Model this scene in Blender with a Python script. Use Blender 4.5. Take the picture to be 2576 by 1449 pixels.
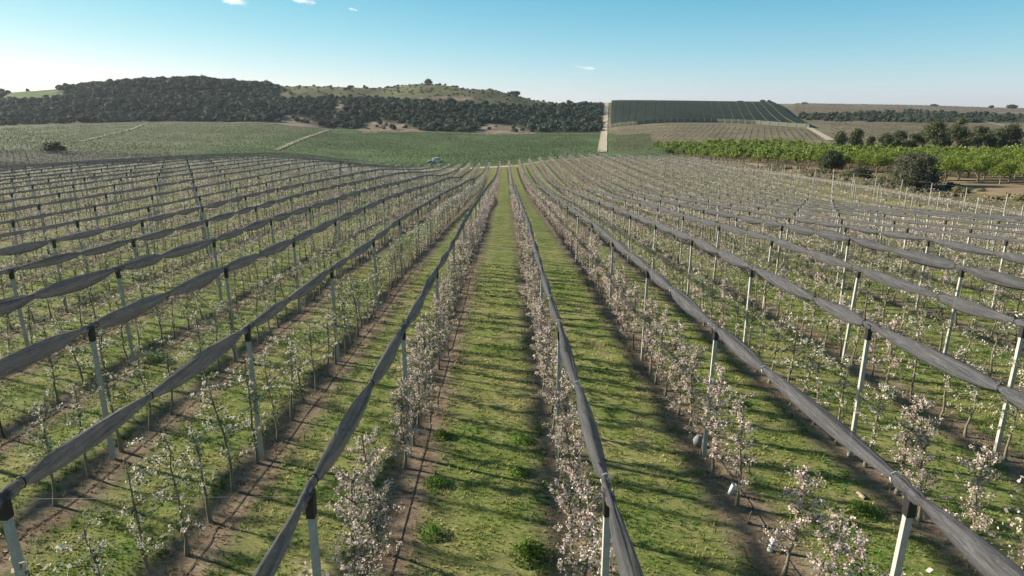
import bpy, math, random
import numpy as np
R=math.radians
rng=np.random.default_rng(7); random.seed(7)
for o in list(bpy.data.objects): bpy.data.objects.remove(o)
scn=bpy.context.scene; COL=scn.collection
# ------------------------------------------------------------ camera, sky, sun, exposure
ZO=8.2                                   # camera height over the ground below it
TH,PH,F=R(15.87),R(0.54),1598.0          # tilt, yaw, focal length in px of a 2576 px wide picture
cam=bpy.data.cameras.new('camera'); co=bpy.data.objects.new('camera',cam); COL.objects.link(co)
co.location=(0,0,ZO); co.rotation_euler=(R(90)-TH,0,-PH)
cam.sensor_width=36; cam.lens=36*F/2576; cam.clip_end=20000; cam.clip_start=.1
scn.camera=co
SUN_EL,SUN_AZ=R(22.5),math.atan2(-.93,.40)          # azimuth measured from +Y towards +X
sd=(math.sin(SUN_AZ)*math.cos(SUN_EL),math.cos(SUN_AZ)*math.cos(SUN_EL),math.sin(SUN_EL))
w=bpy.data.worlds.new('World'); scn.world=w; w.use_nodes=True
nt=w.node_tree; sky=nt.nodes.new('ShaderNodeTexSky'); sky.sky_type='NISHITA'; sky.sun_disc=False
sky.sun_elevation=SUN_EL; sky.sun_rotation=SUN_AZ; sky.air_density=1.0; sky.dust_density=.4; sky.ozone_density=2.0; sky.altitude=300
bg=nt.nodes['Background']; bg.inputs[1].default_value=.12
# fitted grade on the sky's light: power and gain per channel, dimming with height
sp_=nt.nodes.new('ShaderNodeSeparateColor'); cb_=nt.nodes.new('ShaderNodeCombineColor'); nt.links.new(sky.outputs[0],sp_.inputs[0])
tc_=nt.nodes.new('ShaderNodeTexCoord'); sz_=nt.nodes.new('ShaderNodeSeparateXYZ'); nt.links.new(tc_.outputs['Generated'],sz_.inputs[0])
for q_,(pw_,gn_,kz_) in enumerate(((.97,.072,-5.0),(.62,.137,-1.5),(.39,.233,-1.5))):
    p_=nt.nodes.new('ShaderNodeMath'); p_.operation='POWER'; p_.inputs[1].default_value=pw_; nt.links.new(sp_.outputs[q_],p_.inputs[0])
    g_=nt.nodes.new('ShaderNodeMath'); g_.operation='MULTIPLY'; g_.inputs[1].default_value=gn_/.12; nt.links.new(p_.outputs[0],g_.inputs[0])
    cl_=nt.nodes.new('ShaderNodeClamp'); cl_.inputs[1].default_value=0; cl_.inputs[2].default_value=(.20,.5,.6)[q_]; nt.links.new(sz_.outputs[2],cl_.inputs[0])
    k_=nt.nodes.new('ShaderNodeMath'); k_.operation='MULTIPLY'; k_.inputs[1].default_value=kz_; nt.links.new(cl_.outputs[0],k_.inputs[0])
    e_=nt.nodes.new('ShaderNodeMath'); e_.operation='EXPONENT'; nt.links.new(k_.outputs[0],e_.inputs[0])
    m_=nt.nodes.new('ShaderNodeMath'); m_.operation='MULTIPLY'; nt.links.new(g_.outputs[0],m_.inputs[0]); nt.links.new(e_.outputs[0],m_.inputs[1]); nt.links.new(m_.outputs[0],cb_.inputs[q_])
nt.links.new(cb_.outputs[0],bg.inputs[0])
sl=bpy.data.lights.new('sun','SUN'); sl.energy=5.0; sl.angle=R(1.5); sl.color=(1,.89,.73)
so=bpy.data.objects.new('sun',sl); COL.objects.link(so)
from mathutils import Vector, Matrix
so.rotation_euler=Vector(sd).to_track_quat('Z','Y').to_euler(); so.location=(-60,30,60)
scn.view_settings.view_transform='Standard'; scn.view_settings.look='None'; scn.view_settings.exposure=1.02
scn.cycles.max_bounces=5; scn.cycles.transparent_max_bounces=12

# ------------------------------------------------------------ terrain height (relative to the camera)
def hermite(xk,M,x):
    """cubic interpolation; M[k,...] at knots xk, x any (n,), M (K,) or (K,n)"""
    xk=np.asarray(xk,float); K=len(xk)
    if M.ndim==1: M=np.repeat(M[:,None],len(x),1)
    d=np.diff(xk)[:,None]; s=np.diff(M,axis=0)/d
    t=np.zeros_like(M); t[1:-1]=np.where(s[1:]*s[:-1]>0,2*s[1:]*s[:-1]/(s[1:]+s[:-1]+1e-12),0); t[0]=s[0];t[-1]=s[-1]
    xc=np.clip(x,xk[0],xk[-1]); i=np.clip(np.searchsorted(xk,xc,side='right')-1,0,K-2); n=np.arange(len(x))
    h=xk[i+1]-xk[i]; u=(xc-xk[i])/h
    return ((2*u**3-3*u**2+1)*M[i,n]+(u**3-2*u**2+u)*h*t[i,n]+(-2*u**3+3*u**2)*M[i+1,n]+(u**3-u**2)*h*t[i+1,n])
C0=[(-20,-3.3),(0,-4.5),(8,-4.97),(15,-5.42),(23,-5.9),(31,-6.4)]
near={0:C0+[(38,-6.75),(46,-7.35),(58,-8.3),(76,-9.7),(95,-11.2),(110,-12.5),(130,-14.15),(150,-15.6),(175,-17.3),(200,-18.3),(240,-19.2),(280,-19.7)],
13:C0+[(38,-7.0),(46,-7.75),(58,-8.7),(76,-10.4),(95,-12),(110,-13.4),(130,-14.9),(150,-16.1),(175,-17),(200,-17.5),(240,-17.9),(280,-18.1)],
21:C0+[(38,-7.1),(46,-7.9),(58,-9),(76,-10.6),(95,-12.2),(110,-13.3),(130,-14.6),(150,-15.4),(175,-16.1),(200,-16.5),(240,-17),(280,-17.4)],
29:C0+[(38,-7.2),(46,-8.1),(58,-9.2),(76,-11),(95,-12.4),(110,-13.6),(130,-14.3),(150,-15.1),(175,-15.8),(200,-16),(240,-16.5),(280,-17)],
37:C0[:5]+[(31,-6.6),(38,-7.3),(46,-8.1),(58,-9.4),(76,-11.3),(95,-12.6),(110,-13.5),(130,-14.1),(150,-14.7),(200,-15.5),(240,-15.9),(280,-16.5)],
53:C0[:5]+[(31,-7),(38,-7.8),(46,-8.9),(58,-10.3),(65,-11),(76,-12.2),(95,-13.5),(110,-13.7),(130,-13.9),(150,-14.2),(200,-15.2),(240,-16),(280,-17)],
61:C0[:5]+[(31,-7.3),(46,-9.3),(58,-10.8),(76,-12.1),(95,-13),(110,-13.4),(130,-13.6),(150,-13.9),(200,-15),(240,-16.2),(280,-17.5)],
69:C0[:4]+[(31,-7.6),(46,-9.6),(58,-10.6),(76,-11.4),(95,-11.6),(110,-12.1),(130,-12.7),(150,-13.3),(175,-14.2),(200,-15.2),(240,-16.8),(280,-18)],
80:C0[:4]+[(46,-9.3),(58,-10),(76,-11),(95,-11.4),(110,-11.8),(130,-12.4),(150,-13),(200,-15),(240,-17),(280,-19)],
92:C0[:4]+[(46,-8.4),(76,-9.8),(115,-10.7),(135,-11.6),(165,-12.7),(200,-14.2),(240,-16),(280,-18)],
200:[(-20,-5),(46,-7),(115,-10),(200,-13),(260,-15.8),(280,-16.5)],
-10:C0+[(38,-6.7),(46,-7.2),(64,-8.35),(93,-10.7),(119,-12.6),(145,-15.2),(175,-17.2),(200,-18.5),(254,-19.8),(280,-20.2)],
-20:C0+[(46,-7.1),(64,-7.9),(77,-8.7),(95,-9.8),(112,-10.8),(125,-11.9),(150,-14.3),(175,-16.4),(200,-18),(240,-20),(280,-20.8)],
-30:C0+[(38,-6.8),(46,-7.1),(58,-7.5),(76,-8.1),(95,-8.7),(105,-9.1),(125,-10.5),(146,-12.5),(175,-15.4),(197,-17.3),(240,-20.3),(280,-21)],
-40:C0+[(50,-7),(76,-7.7),(95,-8.4),(110,-8.9),(133,-10.1),(150,-12),(175,-15),(200,-17.5),(240,-20.5),(280,-21.5)],
-63:C0+[(50,-7.2),(78,-7.9),(95,-8.2),(124,-9.1),(150,-10.3),(172,-11.5),(200,-14),(242,-18.5),(280,-21)],
-85:C0+[(50,-8),(76,-8.8),(105,-9.5),(130,-10.5),(150,-11.8),(172,-14),(200,-17),(240,-20),(280,-21)],
-110:C0+[(50,-8.6),(76,-9.5),(138,-12.3),(200,-15.5),(280,-19)],
-200:[(-20,-6),(50,-8),(100,-9.5),(150,-11),(200,-12.5),(250,-13.4),(280,-13.6)]}
NX=sorted(near); NT=[np.array(near[k]) for k in NX]
def unproj(px,py,z):
    xr=(px-1288)/F*z; yc=(724.5-py)/F*z
    yr=z*math.cos(TH)+yc*math.sin(TH); h=yc*math.cos(TH)-z*math.sin(TH)
    return xr*math.cos(PH)+yr*math.sin(PH), -xr*math.sin(PH)+yr*math.cos(PH), h
def proj(X,Y,h):
    xr=X*math.cos(PH)-Y*math.sin(PH); yr=X*math.sin(PH)+Y*math.cos(PH)
    zc=yr*math.cos(TH)-h*math.sin(TH); yc=yr*math.sin(TH)+h*math.cos(TH)
    zs=np.where(zc>.5,zc,.5)
    return 1288+F*xr/zs, 724.5-F*yc/zs, zc
FZ=[300,430,560,700,900,1100]
FT={-900:[385,345,325,290,255,None],0:[364,338,318,283,238,None],60:[367,338,317,277,229,None],130:[370,338,315,272,224,None],250:[378,338,312,262,216,None],480:[385,340,309,258,200,None],640:[388,342,310,262,212,None],
760:[392,346,316,266,222,None],850:[397,354,326,268,222,None],950:[400,360,329,268,222,None],1080:[402,365,333,266,213,None],1200:[404,368,335,272,224,None],
1350:[402,368,335,290,253,None],1450:[400,367,335,302,264,262],1515:[398,366,335,310,270,259],1560:[396,362,325,302,270,257],1700:[394,350,314,292,270,258],
1850:[390,345,314,292,270,260],2050:[388,342,318,300,272,262],2300:[387,342,316,303,280,266],2576:[389,346,322,309,288,274],3500:[389,350,330,315,295,280]}
FU=[];FH=[]
for px in sorted(FT):
    hs=[]; us=[]
    for z,py in zip(FZ,FT[px]):
        if py is None: h=hs[-1]-16
        else:
            X,Y,h=unproj(px,py,z); us.append(X/Y)
        hs.append(h)
    hs+= [hs[-1]-10, hs[-1]-60]
    FU.append(us[2]); FH.append(hs)
FU=np.array(FU); FH=np.array(FH).T          # (zknots, ucols)
FYK=np.array([z*1.035 for z in FZ]+[1600,7000])
_g=np.random.default_rng(3).random((64,64))
def vnoise(x,y):
    xi=np.floor(x).astype(int); yi=np.floor(y).astype(int); fx=x-xi; fy=y-yi
    fx=fx*fx*(3-2*fx); fy=fy*fy*(3-2*fy)
    a=_g[xi%64,yi%64];b=_g[(xi+1)%64,yi%64];c=_g[xi%64,(yi+1)%64];d=_g[(xi+1)%64,(yi+1)%64]
    return (a*(1-fx)+b*fx)*(1-fy)+(c*(1-fx)+d*fx)*fy
def fbm(x,y,o=3):
    s=0;a=.5;t=0
    for i in range(o): s=s+a*vnoise(x+17.3*i,y+9.1*i); t+=a; a*=.5; x=x*2.03;y=y*2.03
    return s/t
def Hrel(X,Y):
    X=np.atleast_1d(np.asarray(X,float)); Y=np.atleast_1d(np.asarray(Y,float)); X,Y=np.broadcast_arrays(X,Y); sh=X.shape; X=X.ravel(); Y=Y.ravel()
    Yn=np.clip(Y,-20,280)
    M=np.stack([hermite(t[:,0],t[:,1],Yn) for t in NT])-3.7
    hn=hermite(NX,M,X)
    Yf=np.maximum(Y,310.); u=X/np.maximum(Y,200)
    MF=np.stack([hermite(FYK,FH[:,j],Yf) for j in range(len(FU))])
    hf=hermite(FU,MF,u)
    b=np.clip((Y-265)/70,0,1); b=b*b*(3-2*b)
    h=hn*(1-b)+hf*b
    h+= np.clip((Y-420)/300,0,1)*(fbm(X/70,Y/70)-.5)*9*np.clip(1-(Y-1000)/600,0,1)*np.clip((110-X)/40+.25,0.05,1)
    h+= (fbm(X/2.3,Y/2.3,2)-.5)*.10*np.clip((200-Y)/60,0,1)
    return h.reshape(sh)
def G(X,Y): return float(Hrel(X,Y)[0])+ZO
def hit(px,py,z0=5,z1=2500):
    z=z0*np.exp(np.linspace(0,math.log(z1/z0),3000))
    X,Y,h=unproj(px,py,z); g=Hrel(X,Y); k=np.argmax(h<=g)
    if h[k]>g[k]: k=len(z)-1
    return float(X[k]),float(Y[k]),float(g[k])+ZO,float(z[k])

# ------------------------------------------------------------ helpers
def prop(o,label=None,cat=None,group=None,kind=None):
    if label: o['label']=label
    if cat: o['category']=cat
    if group: o['group']=group
    if kind: o['kind']=kind
    return o
def mesh(name,V,Fq,mats,mi=None,col=None,smooth=False):
    V=np.asarray(V,np.float32); me=bpy.data.meshes.new(name)
    Fs=Fq if isinstance(Fq,list) else [Fq]
    Fs=[np.asarray(f,np.int32) for f in Fs if len(f)]
    tot=np.concatenate([np.full(len(f),f.shape[1],np.int32) for f in Fs]); li=np.concatenate([f.ravel() for f in Fs])
    me.vertices.add(len(V)); me.vertices.foreach_set('co',V.ravel())
    me.loops.add(len(li)); me.loops.foreach_set('vertex_index',li)
    me.polygons.add(len(tot)); st=np.concatenate([[0],np.cumsum(tot)[:-1]]).astype(np.int32)
    me.polygons.foreach_set('loop_start',st); me.polygons.foreach_set('loop_total',tot)
    if mi is not None: me.polygons.foreach_set('material_index',np.asarray(mi,np.int32))
    me.polygons.foreach_set('use_smooth',np.full(len(tot),smooth))
    me.update(calc_edges=True)
    if col is not None:
        a=me.color_attributes.new('col','FLOAT_COLOR','POINT'); c=np.ones((len(V),4),np.float32); c[:,:3]=col; a.data.foreach_set('color',c.ravel())
    for m in (mats if isinstance(mats,(list,tuple)) else [mats]): me.materials.append(m)
    return me
def link(name,me,parent=None,loc=None):
    o=bpy.data.objects.new(name,me); COL.objects.link(o)
    if parent: o.parent=parent
    if loc is not None: o.location=loc
    return o
def empty(name,loc,rz=0): 
    o=bpy.data.objects.new(name,None); COL.objects.link(o); o.location=loc; o.rotation_euler=(0,0,rz); o.empty_display_size=.3; return o
class B:
    """collects geometry with colours"""
    def __init__(s): s.V=[];s.Q=[];s.T=[];s.C=[];s.n=0
    def add(s,V,Q=None,T=None,c=(1,1,1)):
        V=np.asarray(V,float).reshape(-1,3)
        if Q is not None and len(Q): s.Q.append(np.asarray(Q)+s.n)
        if T is not None and len(T): s.T.append(np.asarray(T)+s.n)
        s.V.append(V); cc=np.empty((len(V),3)); cc[:]=c; s.C.append(cc); s.n+=len(V)
    def mesh(s,name,mat,smooth=False):
        Fs=[]
        if s.Q: Fs.append(np.concatenate(s.Q))
        if s.T: Fs.append(np.concatenate(s.T))
        return mesh(name,np.concatenate(s.V),Fs,mat,col=np.concatenate(s.C),smooth=smooth)
    def box(s,c,d,rz=0,top=1.0,col=(1,1,1)):
        x,y,z=[v/2 for v in d]; P=[]
        for k,zz in ((1,-z),(top,z)):
            for a,b in ((-1,-1),(1,-1),(1,1),(-1,1)): P.append((a*x*k,b*y*k,zz))
        P=np.array(P); cr,sr=math.cos(rz),math.sin(rz)
        P=np.stack([P[:,0]*cr-P[:,1]*sr,P[:,0]*sr+P[:,1]*cr,P[:,2]],1)+np.array(c)
        s.add(P,[(3,2,1,0),(4,5,6,7),(0,1,5,4),(1,2,6,5),(2,3,7,6),(3,0,4,7)],c=col)
    def tube(s,P,r,n=6,col=(1,1,1),cap=True):
        P=np.asarray(P,float); r=np.broadcast_to(r,(len(P),)); T=np.gradient(P,axis=0); T/=np.linalg.norm(T,axis=1)[:,None]+1e-9
        up=np.where(np.abs(T[:,2:3])>.9,np.array([[1.,0,0]]),np.array([[0,0,1.]])); A=np.cross(T,up); A/=np.linalg.norm(A,axis=1)[:,None]+1e-9; Bv=np.cross(T,A)
        a=np.arange(n)/n*2*math.pi
        V=P[:,None]+r[:,None,None]*(A[:,None]*np.cos(a)[None,:,None]+Bv[:,None]*np.sin(a)[None,:,None])
        L=len(P); i=np.arange(L-1)[:,None]*n; j=np.arange(n)[None]; k=(j+1)%n
        Q=np.stack([i+j,i+k,i+n+k,i+n+j],-1).reshape(-1,4)
        V=V.reshape(-1,3); Tt=[]
        if cap: 
            V=np.concatenate([V,P[-1:]+T[-1:]*r[-1]*.3]); Tt=[((L-1)*n+q,(L-1)*n+(q+1)%n,L*n) for q in range(n)]
        s.add(V,Q,Tt,col)
def rand_quads(C,size,g,aspect=.6,flat=0.0):
    """small leaf shaped diamonds round centres C; size scalar or (n,)"""
    n=len(C); a=g.normal(size=(n,3)); a[:,2]*=(1-flat); a/=np.linalg.norm(a,axis=1)[:,None]
    b=g.normal(size=(n,3)); b[:,2]*=(1-flat); b-=a*np.sum(a*b,1)[:,None]; b/=np.linalg.norm(b,axis=1)[:,None]
    sz=np.broadcast_to(size,(n,))[:,None]*.5
    V=np.stack([C-a*sz,C-b*sz*aspect,C+a*sz,C+b*sz*aspect],1).reshape(-1,3)
    return V,np.arange(4*n).reshape(n,4)
# ------------------------------------------------------------ materials
def nodes(name):
    m=bpy.data.materials.new(name); m.use_nodes=True; n=m.node_tree; b=n.nodes['Principled BSDF']; return m,n,b
def N(n,t,**k):
    x=n.nodes.new(t)
    for a,v in k.items(): setattr(x,a,v)
    return x
def noise_node(n,scale,detail=3,rough=.6,vec=None):
    x=N(n,'ShaderNodeTexNoise'); x.inputs['Scale'].default_value=scale; x.inputs['Detail'].default_value=detail; x.inputs['Roughness'].default_value=rough
    if vec is not None: n.links.new(vec,x.inputs['Vector'])
    return x
def ramp(n,src,stops):
    r=N(n,'ShaderNodeValToRGB'); e=r.color_ramp.elements
    while len(e)<len(stops): e.new(.5)
    for q,(p,c) in zip(e,stops): q.position=p; q.color=(*c,1)
    n.links.new(src,r.inputs[0]); return r
def mixc(n,f,a,b,mode='MIX'):
    x=N(n,'ShaderNodeMix',data_type='RGBA',blend_type=mode)
    for s,v in ((0,f),(6,a),(7,b)):
        if isinstance(v,(int,float)): x.inputs[s].default_value=v
        elif isinstance(v,tuple): x.inputs[s].default_value=(*v,1) if len(v)==3 else v
        else: n.links.new(v,x.inputs[s])
    return x.outputs[2]
def math_node(n,op,a,b=0.0,c=None):
    x=N(n,'ShaderNodeMath',operation=op)
    for i,v in enumerate((a,b,c)):
        if v is None: continue
        if isinstance(v,(int,float)): x.inputs[i].default_value=v
        else: n.links.new(v,x.inputs[i])
    return x.outputs[0]
def plain(name,col,rough=.8,nscale=8,var=.25,bump=0,metal=0):
    m,n,b=nodes(name); tc=N(n,'ShaderNodeTexCoord'); nz=noise_node(n,nscale,4,.6,tc.outputs['Object'])
    lo=tuple(c*(1-var) for c in col); hi=tuple(min(1,c*(1+var)) for c in col)
    r=ramp(n,nz.outputs[0],[(.3,lo),(.7,hi)]); n.links.new(r.outputs[0],b.inputs['Base Color']); b.inputs['Roughness'].default_value=rough; b.inputs['Metallic'].default_value=metal
    if bump:
        bp=N(n,'ShaderNodeBump'); bp.inputs['Strength'].default_value=bump; n.links.new(nz.outputs[0],bp.inputs['Height']); n.links.new(bp.outputs[0],b.inputs['Normal'])
    return m
def leafmat(name,col=(1,1,1),trans=.35,rough=.6):
    """vertex colour times tint, with light coming through the leaf"""
    m,n,b=nodes(name); at=N(n,'ShaderNodeAttribute',attribute_name='col'); c=mixc(n,1.0,at.outputs['Color'],col,'MULTIPLY')
    oi=N(n,'ShaderNodeObjectInfo'); hs=N(n,'ShaderNodeHueSaturation'); v=math_node(n,'MULTIPLY_ADD',oi.outputs['Random'],.3,.85); n.links.new(v,hs.inputs['Value']); n.links.new(c,hs.inputs['Color'])
    n.links.new(hs.outputs[0],b.inputs['Base Color']); b.inputs['Roughness'].default_value=rough; b.inputs['Specular IOR Level'].default_value=.2
    t=N(n,'ShaderNodeBsdfTranslucent'); n.links.new(hs.outputs[0],t.inputs[0]); mx=N(n,'ShaderNodeMixShader'); mx.inputs[0].default_value=trans
    n.links.new(b.outputs[0],mx.inputs[1]); n.links.new(t.outputs[0],mx.inputs[2]); n.links.new(mx.outputs[0],n.nodes['Material Output'].inputs[0])
    return m
M_leaf=leafmat('leaf'); M_blossom=leafmat('blossom',trans=.3); M_bark=plain('bark',(.19,.165,.115),.9,30,.4,.4)
M_post=plain('post_concrete',(.40,.39,.35),.85,14,.12,.2); M_cap=plain('black_plastic',(.018,.018,.02),.5,10,.2)
M_tie=plain('white_tie',(.6,.62,.62),.6,10,.1); M_hose=plain('hose_black',(.05,.04,.035),.5,10,.2); M_wire=plain('wire',(.35,.35,.36),.5,10,.1,metal=.6)
def netmat():
    m,n,b=nodes('net_fabric'); tc=N(n,'ShaderNodeTexCoord'); mp=N(n,'ShaderNodeMapping'); mp.inputs['Scale'].default_value=(26,.9,26); n.links.new(tc.outputs['Object'],mp.inputs[0])
    nz=noise_node(n,1,6,.85,mp.outputs[0]); r=ramp(n,nz.outputs[0],[(.34,(.055,.056,.063)),(.5,(.12,.122,.135)),(.68,(.25,.252,.265))])
    n.links.new(r.outputs[0],b.inputs['Base Color']); b.inputs['Roughness'].default_value=.75; b.inputs['Sheen Weight'].default_value=.08; b.inputs['Specular IOR Level'].default_value=.15
    bp=N(n,'ShaderNodeBump'); bp.inputs['Strength'].default_value=.5; bp.inputs['Distance'].default_value=.03; n.links.new(nz.outputs[0],bp.inputs['Height']); n.links.new(bp.outputs[0],b.inputs['Normal'])
    t=N(n,'ShaderNodeBsdfTransparent'); mx=N(n,'ShaderNodeMixShader'); mx.inputs[0].default_value=.24
    tl=N(n,'ShaderNodeBsdfTranslucent'); n.links.new(r.outputs[0],tl.inputs[0]); m0=N(n,'ShaderNodeMixShader'); m0.inputs[0].default_value=.35; n.links.new(b.outputs[0],m0.inputs[1]); n.links.new(tl.outputs[0],m0.inputs[2])
    n.links.new(m0.outputs[0],mx.inputs[1]); n.links.new(t.outputs[0],mx.inputs[2]); n.links.new(mx.outputs[0],n.nodes['Material Output'].inputs[0]); return m
M_net=netmat()
X0,DX=1.37,4.0                          # first row right of the lane, row spacing
def groundmat():
    m,n,b=nodes('ground_earth_and_grass'); b.inputs['Roughness'].default_value=.95; b.inputs['Specular IOR Level'].default_value=.1
    ge=N(n,'ShaderNodeNewGeometry'); P=ge.outputs['Position']; sx=N(n,'ShaderNodeSeparateXYZ'); n.links.new(P,sx.inputs[0])
    # distance to nearest row line
    wob=noise_node(n,.9,3,.6,P); wv=math_node(n,'MULTIPLY_ADD',wob.outputs[0],.7,-.35)
    u=math_node(n,'ADD',sx.outputs[0],-X0+DX/2+4000); u=math_node(n,'MODULO',u,DX); u=math_node(n,'ADD',u,-DX/2)   # signed offset from the row
    ua=math_node(n,'ADD',u,-.12); ua=math_node(n,'ABSOLUTE',ua); ua=math_node(n,'ADD',ua,wv)
    strip=N(n,'ShaderNodeMapRange'); strip.inputs[1].default_value=.35; strip.inputs[2].default_value=1.15; strip.inputs[3].default_value=1; strip.inputs[4].default_value=0; n.links.new(ua,strip.inputs[0])
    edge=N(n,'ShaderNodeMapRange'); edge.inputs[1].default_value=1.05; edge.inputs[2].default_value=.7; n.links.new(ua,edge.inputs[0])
    big=noise_node(n,.35,4,.6,P); mid=noise_node(n,2.2,5,.65,P); fine=noise_node(n,30,5,.75,P)
    mp=N(n,'ShaderNodeMapping'); mp.inputs['Scale'].default_value=(9,34,20); n.links.new(P,mp.inputs[0]); blades=noise_node(n,1,4,.75,mp.outputs[0])
    g1=ramp(n,mid.outputs[0],[(.32,(.085,.145,.03)),(.5,(.20,.22,.06)),(.68,(.34,.32,.14))])
    g2=ramp(n,big.outputs[0],[(.35,(.085,.16,.03)),(.62,(.28,.27,.12))])
    g=mixc(n,.45,g1.outputs[0],g2.outputs[0])
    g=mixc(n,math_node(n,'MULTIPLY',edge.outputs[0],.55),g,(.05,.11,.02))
    s=ramp(n,mid.outputs[0],[(.3,(.14,.095,.07)),(.55,(.25,.19,.135)),(.75,(.35,.29,.19))])
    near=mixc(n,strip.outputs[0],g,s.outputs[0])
    at=N(n,'ShaderNodeAttribute',attribute_name='col'); am=N(n,'ShaderNodeAttribute',attribute_name='rows')
    # far fields: own colour with soft mottling
    fbig=noise_node(n,.06,5,.65,P); fr=ramp(n,fbig.outputs[0],[(.3,(.72,.72,.72)),(.7,(1.28,1.28,1.28))]); far=mixc(n,1.0,at.outputs[0],fr.outputs[0],'MULTIPLY')
    wt=math_node(n,'ABSOLUTE',u); wt=math_node(n,'ADD',wt,-1.35); wt=math_node(n,'ABSOLUTE',wt); wm=N(n,'ShaderNodeMapRange'); wm.inputs[1].default_value=.32; wm.inputs[2].default_value=.1; n.links.new(wt,wm.inputs[0])
    wq=N(n,'ShaderNodeMapRange'); wq.inputs[1].default_value=.42; wq.inputs[2].default_value=.62; wq.inputs[4].default_value=.55; n.links.new(big.outputs[0],wq.inputs[0]); near=mixc(n,math_node(n,'MULTIPLY',wm.outputs[0],wq.outputs[0]),near,(.27,.24,.12))
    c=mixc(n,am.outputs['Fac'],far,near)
    fm=ramp(n,blades.outputs[0],[(.25,(.45,.45,.45)),(.5,(.95,.95,.95)),(.78,(1.65,1.6,1.45))]); c=mixc(n,1.0,c,fm.outputs[0],'MULTIPLY')
    ff=ramp(n,fine.outputs[0],[(.3,(.7,.7,.7)),(.7,(1.3,1.3,1.3))]); c=mixc(n,1.0,c,ff.outputs[0],'MULTIPLY')
    n.links.new(c,b.inputs['Base Color'])
    bp=N(n,'ShaderNodeBump'); bp.inputs['Strength'].default_value=.6; bp.inputs['Distance'].default_value=.05; n.links.new(blades.outputs[0],bp.inputs['Height']); n.links.new(bp.outputs[0],b.inputs['Normal'])
    return m
M_ground=groundmat()

# ------------------------------------------------------------ ground
def inpoly(px,py,poly):
    r=np.zeros(px.shape,bool); n=len(poly); j=n-1
    for i in range(n):
        xi,yi=poly[i]; xj,yj=poly[j]
        with np.errstate(divide='ignore',invalid='ignore'):
            c=((yi>py)!=(yj>py))&(px<(xj-xi)*(py-yi)/((yj-yi) if yj!=yi else 1e-9)+xi)
        r^=c; j=i
    return r
XEND_R=X0+DX*17                       # outermost row on the right
def yend(X): return np.where(np.asarray(X)<-66,235.,np.where(np.asarray(X)>40,240.,258.))
ys=[-20.]
while ys[-1]<6500: ys.append(ys[-1]+max(.6,.0085*(ys[-1]+40)))
ys=np.array(ys); us=np.linspace(-1.4,1.4,480)
YY,UU=np.meshgrid(ys,us,indexing='ij'); XX=UU*(YY+60)
HH=Hrel(XX,YY)
nr,nc=XX.shape
PXg,PYg,ZCg=proj(XX,YY,HH)
# regions of the far land: world outlines found from where their corners lie on the terrain
def wpoly(pts): return [hit(x,y,z0=250)[:2] for x,y in pts]
nz1=fbm(XX/45,YY/45,4); nz2=fbm(XX/9,YY/9,3)
colr=np.empty(XX.shape+(3,)); colr[:]=(.135,.125,.075)
def paint(mask,c,amt=.25,nn=None):
    v=1+((nz1 if nn is None else nn)-.5)*2*amt; colr[mask]=np.array(c)*v[mask][:,None]
left=(UU*(YY+60)<0)
paint((XX<120)&(YY>262)&(YY<620),(.075,.115,.042),.45)                       # green far field
paint((XX<-150)&(YY>262)&(YY<620),(.105,.122,.062),.3)
FTOP=np.interp(np.linspace(0,2576,100),[0,400,690,830,1200,1510],[318,308,310,325,335,335])
def ftop(px): return np.interp(px,[-600,0,400,690,830,1200,1520],[326,318,308,310,325,335,335])
forest_bot=(PYg<ftop(PXg)-1)&(YY>500)&(PXg<1512)
paint(forest_bot,(.045,.050,.030),.3)
GRT=[(700,250),(850,244),(1000,250),(1130,256),(1250,268),(1400,268),(1515,262),(1515,180),(700,180)]
def grassy(px,py): return inpoly(px,py,GRT)
paint(forest_bot&grassy(PXg,PYg),(.125,.13,.062),.35)
paint((inpoly(PXg,PYg,[(5,246),(50,222),(125,216),(158,238),(95,250)]))&(YY>600),(.085,.14,.035),.1)
for p in ([(1040,247),(1160,240),(1215,246),(1180,252)],[(680,308),(728,290),(775,298),(805,320),(740,316)],[(898,326),(940,305),(1010,312),(1070,332),(915,334)],[(1195,334),(1222,313),(1295,316),(1350,336),(1225,339)],[(840,278),(858,244),(866,272),(850,284)]):
    paint(inpoly(PXg,PYg,p)&(YY>480)&(YY<1000),(.24,.185,.135),.7,nz2)
paint((XX>90)&(YY>300)&(YY<1700),(.175,.15,.10),.2)                          # tan fields right
paint(inpoly(PXg,PYg,[(1535,340),(1640,335),(1640,380),(1535,384)])&(YY>290),(.085,.10,.045),.3)
paint((XX>73)&(YY<300)&(YY>-20),(.16,.15,.08),.35,nz2)                       # verge by the right edge
paint((XX>86)&(YY<355)&(YY>-20),(.27,.205,.13),.25)
paint(inpoly(PXg,PYg,[(1960,268),(2576,290),(2800,300),(2800,255),(1950,255)])&(YY>700),(.21,.18,.14),.2)
paint(inpoly(PXg,PYg,[(2010,300),(2300,309),(2576,309),(2700,300),(2700,290),(2280,282),(2010,285)])&(YY>500),(.06,.06,.035),.2)
paint((XX>-50)&(XX<5)&(YY>258)&(YY<266+np.abs(XX+25)*.0),(.30,.25,.16),.15)
# orchard rows mask
ye=yend(XX); rowm=((XX<XEND_R+1.6)&(YY<ye)).astype(float)
vc=colr.reshape(-1,3)
i=np.arange(nr-1)[:,None]*nc; j=np.arange(nc-1)[None]
Q=np.stack([i+j,i+j+1,i+nc+j+1,i+nc+j],-1).reshape(-1,4)
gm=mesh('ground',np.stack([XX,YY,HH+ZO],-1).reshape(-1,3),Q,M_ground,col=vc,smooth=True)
a=gm.attributes.new('rows','FLOAT','POINT'); a.data.foreach_set('value',rowm.ravel().astype(np.float32))
prop(link('ground',gm),kind='structure')

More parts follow.
